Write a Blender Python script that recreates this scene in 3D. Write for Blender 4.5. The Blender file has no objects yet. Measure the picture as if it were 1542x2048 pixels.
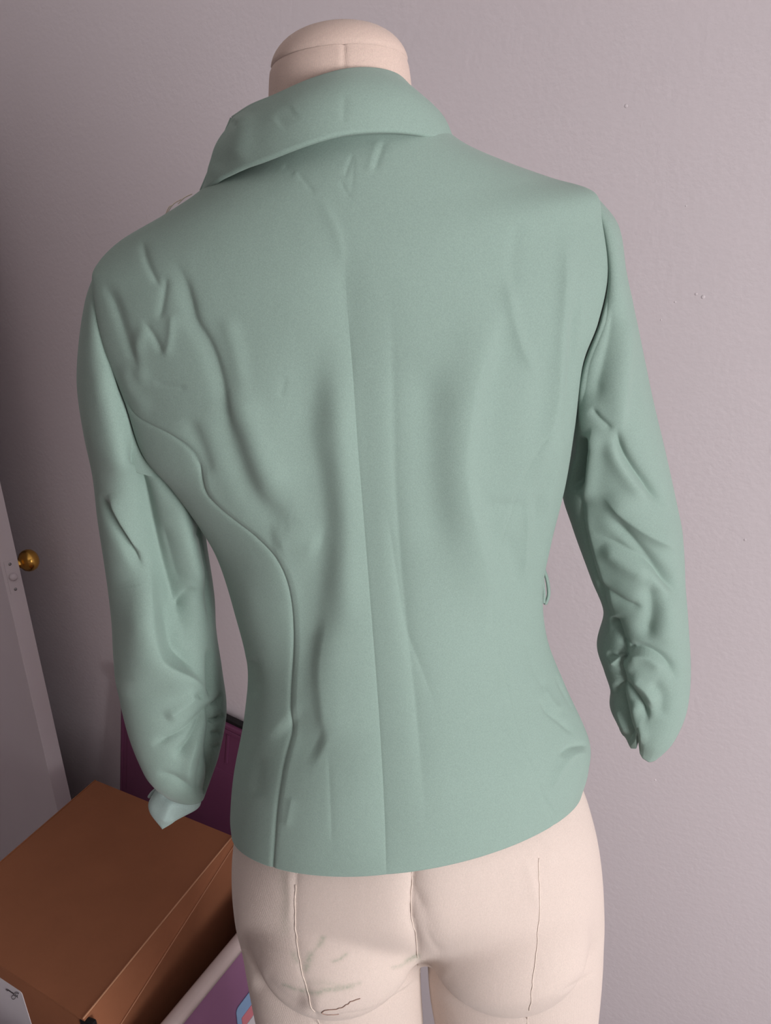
import bpy, bmesh, math, random
import numpy as np
from mathutils import Vector, Matrix

# ------------------------------------------------------------------ camera
F_PX, PITCH, ROLL, CAM_H = 1600.0, math.radians(17), math.radians(4.5), 1.70
ZO = CAM_H - 1.6
W_PX, H_PX = 1542.0, 2048.0
_f = np.array([0, math.cos(PITCH), -math.sin(PITCH)])
_u = np.array([0, math.sin(PITCH), math.cos(PITCH)])
_r = np.array([1.0, 0, 0])
C_RT = math.cos(ROLL) * _r - math.sin(ROLL) * _u
C_UP = math.cos(ROLL) * _u + math.sin(ROLL) * _r
CAM = np.array([0, 0, CAM_H])
scn = bpy.context.scene
col = scn.collection
cd = bpy.data.cameras.new('camera')
cam = bpy.data.objects.new('camera', cd)
col.objects.link(cam)
cd.sensor_fit = 'VERTICAL'
cd.sensor_height = 24.0
cd.lens = F_PX / H_PX * 24.0
cd.clip_start = 0.02
M = Matrix.Identity(4)
for i in range(3):
    M[i][0] = C_RT[i]; M[i][1] = C_UP[i]; M[i][2] = -_f[i]; M[i][3] = CAM[i]
cam.matrix_world = M
scn.camera = cam

# ------------------------------------------------------------------ light
scn.view_settings.view_transform = 'Standard'
scn.view_settings.look = 'None'
scn.view_settings.gamma = 1.0
scn.view_settings.use_curve_mapping = False
scn.view_settings.exposure = 0.50
world = bpy.data.worlds.new('sky'); scn.world = world
world.use_nodes = True
world.node_tree.nodes['Background'].inputs['Color'].default_value = (0.80, 0.88, 1.0, 1)
world.node_tree.nodes['Background'].inputs['Strength'].default_value = 1.0

def area_light(name, loc, target, sx, sy, power, color):
    ld = bpy.data.lights.new(name, 'AREA'); ld.shape = 'RECTANGLE'
    ld.size = sx; ld.size_y = sy; ld.energy = power; ld.color = color
    o = bpy.data.objects.new(name, ld); col.objects.link(o)
    o.location = loc
    o.rotation_euler = (Vector(target) - Vector(loc)).to_track_quat('-Z', 'Z').to_euler()
    return o
# the room is turned 30 degrees to the camera: u runs along the back wall, v towards it
RA = math.radians(-30)
EU = np.array([math.cos(RA), math.sin(RA), 0]); EV = np.array([-math.sin(RA), math.cos(RA), 0])
ROOM = Matrix.Rotation(RA, 4, 'Z')
def uv(u, v, z): return tuple(EU * u + EV * v + np.array([0, 0, z]))
U0, U1, V0, V1, ZC = -3.3, 1.9, -3.2, 1.20, 2.6
WIN = dict(v0=-0.95, v1=0.20, z0=0.50, z1=1.80)      # daylight enters through the window in the right-hand wall
area_light('window_daylight', uv(U1 + .06, (WIN['v0'] + WIN['v1']) / 2, (WIN['z0'] + WIN['z1']) / 2), uv(0, (WIN['v0'] + WIN['v1']) / 2, (WIN['z0'] + WIN['z1']) / 2), WIN['v1'] - WIN['v0'] - .06, WIN['z1'] - WIN['z0'] - .06, 62, (1.0, 0.97, 0.965))

# ------------------------------------------------------------------ pixel geometry helpers
def ray(x, y):
    return _f + C_RT * ((x - W_PX / 2) / F_PX) - C_UP * ((y - H_PX / 2) / F_PX)
def at(x, y, Y):
    d = ray(x, y); return CAM + d * (Y / d[1])
def onz(x, y, z):
    d = ray(x, y); return CAM + d * ((z - CAM_H) / d[2])
def project(P):
    d = P - CAM
    w = d @ _f
    return np.stack([W_PX / 2 + F_PX * (d @ C_RT) / w, H_PX / 2 - F_PX * (d @ C_UP) / w], -1)

def spline(keys, n):
    """keys (k,m) -> n samples, non-uniform Catmull-Rom by chord length of the first three columns"""
    K = np.asarray(keys, float)
    d = np.linalg.norm(np.diff(K[:, :3], axis=0), axis=1) + 1e-6
    t = np.concatenate([[0], np.cumsum(d)])
    T = np.zeros_like(K)
    T[1:-1] = (K[2:] - K[:-2]) / (t[2:] - t[:-2])[:, None]
    T[0] = (K[1] - K[0]) / d[0]; T[-1] = (K[-1] - K[-2]) / d[-1]
    q = np.linspace(0, t[-1], n)
    i = np.clip(np.searchsorted(t, q, side='right') - 1, 0, len(d) - 1)
    h = d[i]; s = ((q - t[i]) / h)[:, None]; h = h[:, None]
    return ((2*s**3 - 3*s**2 + 1) * K[i] + (s**3 - 2*s**2 + s) * h * T[i]
            + (-2*s**3 + 3*s**2) * K[i+1] + (s**3 - s**2) * h * T[i+1])

def sstep(x):
    x = np.clip(x, 0, 1); return x * x * (3 - 2 * x)

def fold_height(pix, folds, gain=1.0):
    """sum of crease and ridge profiles (metres) along traced lines, evaluated per vertex.
    fold = (points, amplitude mm, w_left, w_right, kind, taper); kind g = rounded, v = sharp"""
    out = np.zeros(len(pix))
    for fo in folds:
        pts, A, wl, wr = fo[:4]
        kind = fo[4] if len(fo) > 4 else 'g'
        tap = fo[5] if len(fo) > 5 else 0.25
        P = np.asarray(pts, float)
        if len(P) > 2:
            P = spline(np.column_stack([P, np.zeros(len(P))]), len(P) * 4)[:, :2]
        R = 4 * max(wl, wr)
        lo = P.min(0) - R; hi = P.max(0) + R
        idx = np.nonzero((pix[:, 0] > lo[0]) & (pix[:, 0] < hi[0]) & (pix[:, 1] > lo[1]) & (pix[:, 1] < hi[1]))[0]
        if len(idx) == 0: continue
        q = pix[idx]
        L = np.linalg.norm(np.diff(P, axis=0), axis=1); cum = np.concatenate([[0], np.cumsum(L)])
        best = np.full(len(idx), 1e18); sd = np.zeros(len(idx)); tt = np.zeros(len(idx))
        for k in range(len(P) - 1):
            a = P[k]; dv = P[k+1] - a
            if L[k] < 1e-6: continue
            s = np.clip(((q - a) @ dv) / (L[k] ** 2), 0, 1)
            e = q - a - s[:, None] * dv
            d2 = (e ** 2).sum(1)
            m = d2 < best
            best[m] = d2[m]
            cr = dv[0] * (q[:, 1] - a[1]) - dv[1] * (q[:, 0] - a[0])
            sd[m] = np.sign(cr[m]); tt[m] = (cum[k] + s[m] * L[k]) / cum[-1]
        d = np.sqrt(best)
        w = np.where(sd > 0, wl, wr)
        if kind == 'v':
            h = np.exp(-np.sqrt((d / w) ** 2 + 0.02) + 0.1414)
        else:
            h = np.where(w < 13, np.exp(-(d / w) ** 1.45), np.exp(-(d / w) ** 2))
        if tap > 0:
            h = h * sstep(tt / tap) * sstep((1 - tt) / tap)
        out[idx] += A * 0.001 * h
    return out * gain

# ------------------------------------------------------------------ object helpers
def setp(o, label=None, cat=None, group=None, kind=None):
    if label: o['label'] = label
    if cat: o['category'] = cat
    if group: o['group'] = group
    if kind: o['kind'] = kind
    return o
def thing(name, loc, label, cat, group=None):
    o = bpy.data.objects.new(name, None); col.objects.link(o)
    o.location = loc; o.empty_display_size = 0.05
    return setp(o, label, cat, group)
def wloc(o):
    v = Vector((0, 0, 0))
    while o is not None:
        v += Vector(o.location); o = o.parent
    return v
def link_mesh(name, me, mat, parent=None, label=None):
    o = bpy.data.objects.new(name, me); col.objects.link(o)
    if mat: me.materials.append(mat)
    if parent is not None: o.parent = parent
    if label: o['label'] = label
    return o
def np_mesh(name, V, Fq, mat, parent=None, smooth=True, label=None):
    """world-space vertices V (n,3), faces (m,4) or list of tuples"""
    V = np.asarray(V, float)
    if parent is not None: V = V - np.array(wloc(parent))
    me = bpy.data.meshes.new(name)
    if isinstance(Fq, np.ndarray):
        m, k = Fq.shape
        me.vertices.add(len(V)); me.vertices.foreach_set('co', V.astype(np.float32).ravel())
        me.loops.add(m * k); me.loops.foreach_set('vertex_index', Fq.astype(np.int32).ravel())
        me.polygons.add(m)
        me.polygons.foreach_set('loop_start', np.arange(0, m * k, k, dtype=np.int32))
        me.update(calc_edges=True); me.validate()
    else:
        me.from_pydata([tuple(v) for v in V], [], [tuple(f) for f in Fq]); me.update()
    if smooth:
        me.polygons.foreach_set('use_smooth', np.ones(len(me.polygons), bool))
    return link_mesh(name, me, mat, parent, label)
def bm_obj(name, bm, mat, parent=None, smooth=False, label=None):
    if parent is not None: bmesh.ops.translate(bm, verts=bm.verts, vec=-wloc(parent))
    me = bpy.data.meshes.new(name); bm.to_mesh(me); bm.free()
    if smooth:
        me.polygons.foreach_set('use_smooth', np.ones(len(me.polygons), bool))
    return link_mesh(name, me, mat, parent, label)
def grid_faces(nr, nc, wrap=False):
    r = np.arange(nr - 1)[:, None]; c = np.arange(nc if wrap else nc - 1)[None, :]
    c2 = (c + 1) % nc
    a = r * nc + c; b = r * nc + c2; d = (r + 1) * nc + c2; e = (r + 1) * nc + c
    return np.stack([a, b, d, e], -1).reshape(-1, 4)
def grid_normals(G):
    du = np.gradient(G, axis=1); dv = np.gradient(G, axis=0)
    n = np.cross(du, dv)
    return n / (np.linalg.norm(n, axis=-1, keepdims=True) + 1e-12)
def box_bm(bm, c, s, mat4=None, bevel=0.0):
    g = bmesh.ops.create_cube(bm, size=1.0)
    vs = g['verts']
    bmesh.ops.scale(bm, vec=s, verts=vs)
    if bevel > 0:
        ed = list({e for v in vs for e in v.link_edges})
        r = bmesh.ops.bevel(bm, geom=ed, offset=bevel, segments=2, affect='EDGES', profile=0.7)
        vs = list({v for f in r['faces'] for v in f.verts} | {v for v in vs if v.is_valid})
    bmesh.ops.translate(bm, vec=c, verts=vs)
    if mat4 is not None: bmesh.ops.transform(bm, matrix=mat4, verts=vs)
    return vs
def tube(name, pts, rad, mat, parent=None, n=8, smooth_pts=True, label=None, cap=True):
    P = np.asarray(pts, float)
    if smooth_pts and len(P) > 2: P = spline(P, len(P) * 5)
    rad = np.broadcast_to(np.asarray(rad, float), (len(P),)) if np.ndim(rad) == 0 else np.interp(np.linspace(0, 1, len(P)), np.linspace(0, 1, len(rad)), rad)
    T = np.gradient(P, axis=0); T /= np.linalg.norm(T, axis=1, keepdims=True) + 1e-12
    ref = np.array([0.31, 0.2, 0.93])
    N = np.cross(T, ref); N /= np.linalg.norm(N, axis=1, keepdims=True) + 1e-9
    B = np.cross(T, N)
    a = np.linspace(0, 2 * np.pi, n, endpoint=False)
    G = P[:, None] + rad[:, None, None] * (np.cos(a)[None, :, None] * N[:, None] + np.sin(a)[None, :, None] * B[:, None])
    V = G.reshape(-1, 3)
    Fc = [tuple(f) for f in grid_faces(len(P), n, True)]
    if cap:
        Fc.append(tuple(range(n))[::-1]); Fc.append(tuple((len(P) - 1) * n + np.arange(n)))
    return np_mesh(name, V, Fc, mat, parent, True, label)
def lathe(name, prof, origin, axis, mat, parent=None, n=32, label=None):
    ax = Vector(axis).normalized(); q = Vector((0, 0, 1)).rotation_difference(ax)
    V, Fc = [], []
    for (r, h) in prof:
        for k in range(n):
            a = 2 * math.pi * k / n
            V.append(Vector(origin) + q @ Vector((r * math.cos(a), r * math.sin(a), h)))
    for i in range(len(prof) - 1):
        for k in range(n):
            k2 = (k + 1) % n
            Fc.append((i*n+k, i*n+k2, (i+1)*n+k2, (i+1)*n+k))
    Fc.append(tuple(range(n))[::-1]); Fc.append(tuple((len(prof)-1)*n + k for k in range(n)))
    return np_mesh(name, np.array([tuple(v) for v in V]), Fc, mat, parent, True, label)

# ------------------------------------------------------------------ materials
def lin(c):
    return tuple(((v / 255.0) / 12.92 if v / 255.0 <= 0.04045 else ((v / 255.0 + 0.055) / 1.055) ** 2.4) for v in c)
def material(name, rgb, rough=0.8, metal=0.0, var=0.06, vscale=30.0, bump=0.0, bscale=200.0, sheen=0.0, spec=0.3, rgb2=None, detail=4.0):
    m = bpy.data.materials.new(name); m.use_nodes = True
    nt = m.node_tree; b = nt.nodes['Principled BSDF']
    b.inputs['Roughness'].default_value = rough; b.inputs['Metallic'].default_value = metal
    b.inputs['Specular IOR Level'].default_value = spec
    if sheen: b.inputs['Sheen Weight'].default_value = sheen; b.inputs['Sheen Roughness'].default_value = 0.5
    tc = nt.nodes.new('ShaderNodeTexCoord')
    nz = nt.nodes.new('ShaderNodeTexNoise'); nz.inputs['Scale'].default_value = vscale; nz.inputs['Detail'].default_value = detail
    nt.links.new(tc.outputs['Object'], nz.inputs['Vector'])
    mx = nt.nodes.new('ShaderNodeMix'); mx.data_type = 'RGBA'
    c = np.array(lin(rgb)); c2 = np.array(lin(rgb2)) if rgb2 else None
    a_, b_ = (c * (1 - var), c * (1 + var)) if c2 is None else (c, c2)
    mx.inputs['A'].default_value = (*a_, 1); mx.inputs['B'].default_value = (*b_, 1)
    nt.links.new(nz.outputs['Fac'], mx.inputs['Factor'])
    nt.links.new(mx.outputs['Result'], b.inputs['Base Color'])
    if bump:
        n2 = nt.nodes.new('ShaderNodeTexNoise'); n2.inputs['Scale'].default_value = bscale; n2.inputs['Detail'].default_value = 3
        nt.links.new(tc.outputs['Object'], n2.inputs['Vector'])
        bp = nt.nodes.new('ShaderNodeBump'); bp.inputs['Strength'].default_value = 1.0; bp.inputs['Distance'].default_value = bump
        nt.links.new(n2.outputs['Fac'], bp.inputs['Height'])
        nt.links.new(bp.outputs['Normal'], b.inputs['Normal'])
    return m

def fabric_material(name, rgb, rib=0.0, rib_scale=900.0, stain=False, coarse=0.0006):
    m = material(name, rgb, rough=0.92, var=0.17, vscale=1000.0, sheen=0.15, spec=0.12)
    nt = m.node_tree; b = nt.nodes['Principled BSDF']; tc = nt.nodes['Texture Coordinate']
    n2 = nt.nodes.new('ShaderNodeTexNoise'); n2.inputs['Scale'].default_value = 1500; n2.inputs['Detail'].default_value = 1
    n3 = nt.nodes.new('ShaderNodeTexNoise'); n3.inputs['Scale'].default_value = 34; n3.inputs['Detail'].default_value = 2
    for n in (n2, n3): nt.links.new(tc.outputs['Object'], n.inputs['Vector'])
    b1 = nt.nodes.new('ShaderNodeBump'); b1.inputs['Distance'].default_value = coarse
    nt.links.new(n3.outputs['Fac'], b1.inputs['Height'])
    b2 = nt.nodes.new('ShaderNodeBump'); b2.inputs['Distance'].default_value = 0.00012
    nt.links.new(n2.outputs['Fac'], b2.inputs['Height']); nt.links.new(b1.outputs['Normal'], b2.inputs['Normal'])
    last = b2
    if rib:
        wv = nt.nodes.new('ShaderNodeTexWave'); wv.inputs['Scale'].default_value = rib_scale / (2 * math.pi) * 2
        wv.bands_direction = 'X'; wv.inputs['Distortion'].default_value = 0.6; wv.inputs['Detail Scale'].default_value = 2
        nt.links.new(tc.outputs['Object'], wv.inputs['Vector'])
        b3 = nt.nodes.new('ShaderNodeBump'); b3.inputs['Distance'].default_value = rib
        nt.links.new(wv.outputs['Fac'], b3.inputs['Height']); nt.links.new(b2.outputs['Normal'], b3.inputs['Normal'])
        last = b3
    nt.links.new(last.outputs['Normal'], b.inputs['Normal'])
    if stain:
        at_ = nt.nodes.new('ShaderNodeAttribute'); at_.attribute_name = 'stain'
        nz = nt.nodes.new('ShaderNodeTexNoise'); nz.inputs['Scale'].default_value = 500
        nt.links.new(tc.outputs['Object'], nz.inputs['Vector'])
        ml = nt.nodes.new('ShaderNodeMath'); ml.operation = 'MULTIPLY_ADD'
        ml.inputs[1].default_value = 1.5; ml.inputs[2].default_value = -0.15
        nt.links.new(nz.outputs['Fac'], ml.inputs[0])
        mm = nt.nodes.new('ShaderNodeMath'); mm.operation = 'MULTIPLY'; mm.use_clamp = True
        nt.links.new(ml.outputs[0], mm.inputs[0]); nt.links.new(at_.outputs['Fac'], mm.inputs[1])
        mix = nt.nodes.new('ShaderNodeMix'); mix.data_type = 'RGBA'
        src = b.inputs['Base Color'].links[0].from_socket
        nt.links.new(src, mix.inputs['A']); mix.inputs['B'].default_value = (*lin((132, 142, 122)), 1)
        nt.links.new(mm.outputs[0], mix.inputs['Factor'])
        nt.links.new(mix.outputs['Result'], b.inputs['Base Color'])
    return m

MAT = {}
MAT['wall'] = material('lavender_wall_paint', (217, 208, 212), rough=0.7, var=0.015, vscale=6, bump=0.0006, bscale=110, spec=0.3)
MAT['ceiling'] = material('ceiling_paint', (225, 222, 220), rough=0.9, var=0.02)
MAT['floor'] = material('grey_brown_carpet', (112, 100, 92), rough=1.0, var=0.25, vscale=300, bump=0.003, bscale=500)
MAT['door'] = material('white_door_paint', (205, 196, 200), rough=0.5, var=0.02, vscale=10, bump=0.0003, bscale=60)
MAT['brass'] = material('aged_brass', (214, 166, 84), rough=0.24, metal=1.0, var=0.15, vscale=60)
MAT['jacket'] = fabric_material('sage_green_knit', (137, 158, 149))
MAT['lining'] = fabric_material('pale_sage_reverse', (156, 176, 172))
MAT['linen'] = fabric_material('cream_ribbed_linen', (207, 192, 183), rib=0.00010, rib_scale=1400, stain=True, coarse=0.0003)
MAT['linen2'] = fabric_material('cream_neck_linen', (206, 184, 173), rib=0.00008, rib_scale=1400, coarse=0.0003)
MAT['thread'] = material('cream_thread', (226, 212, 200), rough=0.9)
MAT['brownthread'] = material('brown_thread', (160, 132, 120), rough=0.9)
MAT['card'] = material('brown_cardboard', (150, 98, 70), rough=0.85, var=0.09, vscale=14, bump=0.0003, bscale=120, spec=0.15)
MAT['cardedge'] = material('worn_cardboard_edge', (190, 142, 110), rough=0.9, var=0.1, vscale=60)
MAT['cardedge2'] = material('cut_cardboard_edge', (178, 128, 98), rough=0.9, var=0.1, vscale=60)
MAT['paper'] = material('white_label_paper', (214, 210, 214), rough=0.6, var=0.02)
MAT['ink'] = material('grey_ink', (70, 64, 66), rough=0.8)
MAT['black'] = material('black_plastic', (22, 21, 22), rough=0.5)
MAT['purple'] = material('purple_plastic', (150, 104, 140), rough=0.45, var=0.05, vscale=8, spec=0.4)
MAT['plum'] = material('plum_plastic', (112, 62, 92), rough=0.4, var=0.05, vscale=8, spec=0.4)
MAT['rim'] = material('pale_grey_plastic', (206, 190, 186), rough=0.5, var=0.03)
MAT['blue'] = material('blue_print', (140, 172, 210), rough=0.5, var=0.02)
MAT['pink'] = material('pink_print', (214, 130, 140), rough=0.5, var=0.02)
MAT['steel'] = material('brushed_steel', (150, 150, 152), rough=0.35, metal=1.0, var=0.05)
MAT['white'] = material('white_trim_paint', (224, 220, 220), rough=0.5, var=0.02)
MAT['glass'] = material('window_glass', (240, 245, 250), rough=0.02)
_g = MAT['glass'].node_tree.nodes['Principled BSDF']
_g.inputs['Transmission Weight'].default_value = 1.0; _g.inputs['IOR'].default_value = 1.0

# ------------------------------------------------------------------ room shell
def struct(name, bm, mat, parent=None):
    o = bm_obj(name, bm, mat, parent)
    if parent is None: o['kind'] = 'structure'
    return o
def rbox(bm, u0, u1, v0, v1, z0, z1, bevel=0.0):
    return box_bm(bm, ((u0+u1)/2, (v0+v1)/2, (z0+z1)/2), (u1-u0, v1-v0, z1-z0), ROOM, bevel)
bm = bmesh.new(); rbox(bm, U0-.1, U1+.1, V0-.1, V1+.1, -.1, 0); struct('floor', bm, MAT['floor'])
bm = bmesh.new(); rbox(bm, U0-.1, U1+.1, V0-.1, V1+.1, ZC, ZC+.1); struct('ceiling', bm, MAT['ceiling'])
bm = bmesh.new(); rbox(bm, U0-.1, U1+.1, V1, V1+.1, 0, ZC); wb = struct('wall_back', bm, MAT['wall'])
bm = bmesh.new(); rbox(bm, U0-.1, U0, V0, V1, 0, ZC); struct('wall_left', bm, MAT['wall'])
bm = bmesh.new(); rbox(bm, U0-.1, U1+.1, V0-.1, V0, 0, ZC); struct('wall_front', bm, MAT['wall'])
bm = bmesh.new()      # right wall around its window
w = WIN
rbox(bm, U1, U1+.1, V0, w['v0'], 0, ZC); rbox(bm, U1, U1+.1, w['v1'], V1, 0, ZC)
rbox(bm, U1, U1+.1, w['v0'], w['v1'], 0, w['z0']); rbox(bm, U1, U1+.1, w['v0'], w['v1'], w['z1'], ZC)
struct('wall_right', bm, MAT['wall'])
win = bpy.data.objects.new('window_1', None); col.objects.link(win); win['kind'] = 'structure'
win.location = uv(U1, (w['v0']+w['v1'])/2, w['z0'])
bm = bmesh.new(); t = .04
rbox(bm, U1-.01, U1+.05, w['v0'], w['v0']+t, w['z0'], w['z1']); rbox(bm, U1-.01, U1+.05, w['v1']-t, w['v1'], w['z0'], w['z1'])
rbox(bm, U1-.01, U1+.05, w['v0'], w['v1'], w['z0'], w['z0']+t); rbox(bm, U1-.01, U1+.05, w['v0'], w['v1'], w['z1']-t, w['z1'])
bm_obj('window_frame', bm, MAT['white'], win)
bm = bmesh.new(); rbox(bm, U1, U1+.04, (w['v0']+w['v1'])/2-.015, (w['v0']+w['v1'])/2+.015, w['z0']+t, w['z1']-t); bm_obj('mullion', bm, MAT['white'], win)
bm = bmesh.new(); rbox(bm, U0, U0+.014, V0, V1, 0, .09); struct('baseboard_left', bm, MAT['white'])
bm = bmesh.new(); rbox(bm, U1-.014, U1, V0, V1, 0, .09); struct('baseboard_right', bm, MAT['white'])
def on_wall(px, py):
    d = ray(px, py); return CAM + d * ((V1 - CAM @ EV) / (d @ EV))
# small nibs of dried paint on the wall
for k, (px, py, r) in enumerate([(1252, 212, .0025), (1392, 588, .002), (1406, 594, .0028), (1350, 604, .0016), (1322, 640, .0014), (1310, 1560, .002), (1372, 412, .0014), (1490, 1080, .002)]):
    p = on_wall(px, py)
    lathe('paint_nib', [(r, 0), (r*.8, r*.12), (r*.35, r*.2), (.0001, r*.22)], tuple(p), tuple(-EV), MAT['wall'], wb, 10)

# ------------------------------------------------------------------ door (open, its latch edge towards the room)
DA = math.radians(-43)
n_e = np.array([math.cos(DA), math.sin(DA), 0]); n_f = np.array([math.sin(DA), -math.cos(DA), 0])
D_T, D_W, D_H = 0.038, 0.76, 2.03
Yd = 1.70
edge_pt = at(72, 1283, Yd); edge_pt[2] = 0.0           # visible right-hand arris of the latch edge (far face)
DM = np.eye(4); DM[:3, 0] = -n_e; DM[:3, 1] = n_f; DM[:3, 2] = (0, 0, 1); DM[:3, 3] = edge_pt
def dpt(a, b, z): return edge_pt + (-n_e) * a + n_f * b + np.array([0, 0, z])     # a: in from the latch edge, b: towards the near face
def dbox(name, a0, a1, b0, b1, z0, z1, mat, parent, bevel=0.0):
    bm = bmesh.new(); box_bm(bm, ((a0+a1)/2, (b0+b1)/2, (z0+z1)/2), (a1-a0, b1-b0, z1-z0), bevel=bevel)
    bmesh.ops.transform(bm, matrix=Matrix(DM.tolist()), verts=bm.verts)
    bmesh.ops.recalc_face_normals(bm, faces=bm.faces)
    return bm_obj(name, bm, mat, parent)
door = bpy.data.objects.new('door_1', None); col.objects.link(door); door.location = edge_pt; door['kind'] = 'structure'
dbox('door_leaf', 0, D_W, 0, D_T, .008, D_H, MAT['door'], door, .0015)
kz = at(52, 1125, Yd)[2] - .020
pl = dbox('latch_plate', -.0012, .0015, .007, D_T-.007, kz-.045, kz+.032, MAT['door'], door, .0006)
lathe('latch_bolt', [(.0085, -.003), (.0085, .006), (.006, .009), (.0001, .0095)], tuple(dpt(-.001, D_T*.5, kz-.006)), tuple(n_e), MAT['door'], pl, 20)
for dz in (-.036, .024):
    lathe('screw', [(.0035, 0), (.003, .0012), (.0001, .0015)], tuple(dpt(-.0012, D_T*.5, kz+dz)), tuple(n_e), MAT['steel'], pl, 12)
kn = lathe('door_knob', [(.028, 0), (.028, .003), (.024, .006), (.011, .009), (.010, .022), (.014, .027), (.021, .032), (.0255, .040), (.0265, .048), (.024, .057), (.017, .064), (.008, .067), (.0001, .0675)],
           tuple(dpt(.058, 0, kz)), tuple(-n_f), MAT['brass'], door, 40)

# ------------------------------------------------------------------ storage totes and cardboard box
def rounded_rect(hx, hy, r, n=8):
    pts = []
    for (sx, sy, a0) in ((1, 1, 0), (-1, 1, 90), (-1, -1, 180), (1, -1, 270)):
        for k in range(n + 1):
            a = math.radians(a0 + 90 * k / n)
            pts.append((sx * (hx - r) + r * math.cos(a), sy * (hy - r) + r * math.sin(a)))
    return np.array(pts)
def loft(name, rings, cx, cy, yaw, mat, parent, cap_first=True, cap_last=False):
    c, s = math.cos(yaw), math.sin(yaw)
    V = []; n = len(rings[0][0])
    for (pts, z) in rings:
        for (x, y) in pts: V.append((cx + c*x - s*y, cy + s*x + c*y, z))
    Fc = [tuple(f) for f in grid_faces(len(rings), n, True)]
    if cap_first: Fc.append(tuple(range(n))[::-1])
    if cap_last: Fc.append(tuple((len(rings)-1)*n + np.arange(n)))
    o = np_mesh(name, np.array(V), Fc, mat, parent, False)
    bm = bmesh.new(); bm.from_mesh(o.data); bmesh.ops.recalc_face_normals(bm, faces=bm.faces); bm.to_mesh(o.data); bm.free()
    for p in o.data.polygons: p.use_smooth = len(p.vertices) == 4
    return o
# near tote holding the cardboard box
TY = math.atan2(.877, .48) - math.pi/2      # local y runs along the right-hand rim
BZ = .62
ZR = .52
TC = (-.655, 1.20); HX, HY = .27, .31
tote = thing('storage_tote', (TC[0], TC[1], 0), 'open purple plastic tote with pale rim holding the cardboard box', 'storage bin')
R = lambda hx, hy, r: rounded_rect(hx, hy, r)
loft('tub', [(R(HX-.03, HY-.03, .07), .002), (R(HX-.002, HY-.002, .10), ZR-.03), (R(HX-.002, HY-.002, .10), ZR-.004),
             (R(HX-.006, HY-.006, .097), ZR-.004), (R(HX-.006, HY-.006, .097), ZR-.03), (R(HX-.034, HY-.034, .067), .006)], *TC, TY, MAT['purple'], tote, True, True)
loft('rim', [(R(HX-.007, HY-.007, .096), ZR-.012), (R(HX-.007, HY-.007, .096), ZR), (R(HX-.001, HY-.001, .10), ZR+.004), (R(HX+.014, HY+.014, .115), ZR+.002),
             (R(HX+.019, HY+.019, .12), ZR-.006), (R(HX+.018, HY+.018, .12), ZR-.016), (R(HX, HY, .102), ZR-.014), (R(HX-.007, HY-.007, .096), ZR-.012)], *TC, TY, MAT['rim'], tote, False)
c_, s_ = math.cos(TY), math.sin(TY)
def tpt(x, y, z): return np.array([TC[0] + c_*x - s_*y, TC[1] + s_*x + c_*y, z])
for (y0, y1) in ((-.30, -.02),):     # locking tab under the near part of the rim
    bm = bmesh.new()
    for k in range(1): pass
    a = box_bm(bm, (HX+.008, (y0+y1)/2, ZR-.024), (.022, y1-y0-.06, .022), bevel=.005)
    bmesh.ops.transform(bm, matrix=Matrix.Translation((TC[0], TC[1], 0)) @ Matrix.Rotation(TY, 4, 'Z'), verts=bm.verts)
    bm_obj('locking_tab', bm, MAT['rim'], tote)
# striped sticker on the tub's right side (follows the draft of the wall)
def wallpt(y, z, off):
    t = (z - .002) / (ZR - .032)
    return tpt(HX - .03 + .028 * t + off, y, z)
def sticker(name, y0, y1, z0, z1, off, mat, parent, r=.01):
    pts = rounded_rect((y1-y0)/2, (z1-z0)/2, r, 5); n = len(pts)
    V = [wallpt((y0+y1)/2 + p[0], (z0+z1)/2 + p[1], off) for p in pts] + [wallpt((y0+y1)/2 + p[0], (z0+z1)/2 + p[1], off - .0012) for p in pts]
    Fc = [tuple(range(n)), tuple(range(n, 2*n))[::-1]] + [(k, n+k, n+(k+1) % n, (k+1) % n) for k in range(n)]
    return np_mesh(name, np.array(V), Fc, mat, parent, False)
_c = [(y_, z_, wallpt(y_, z_, .002)) for y_ in np.linspace(-.1, .25, 71) for z_ in np.linspace(.2, .5, 61)]
_p = project(np.array([c[2] for c in _c]))
_k = int(np.argmin(((_p - np.array([474, 2026])) ** 2).sum(1)))
SY0, SZ1 = _c[_k][0], _c[_k][1] + .006; SY1 = SY0 + .15
st = sticker('sticker', SY0, SY1, SZ1-.12, SZ1, .0022, MAT['blue'], tote)
sticker('pink_stripe', SY0+.012, SY1-.012, SZ1-.062, SZ1-.034, .0034, MAT['pink'], st, .002)
sticker('white_stripe', SY0+.012, SY1-.012, SZ1-.108, SZ1-.064, .0034, MAT['paper'], st, .002)

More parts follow.
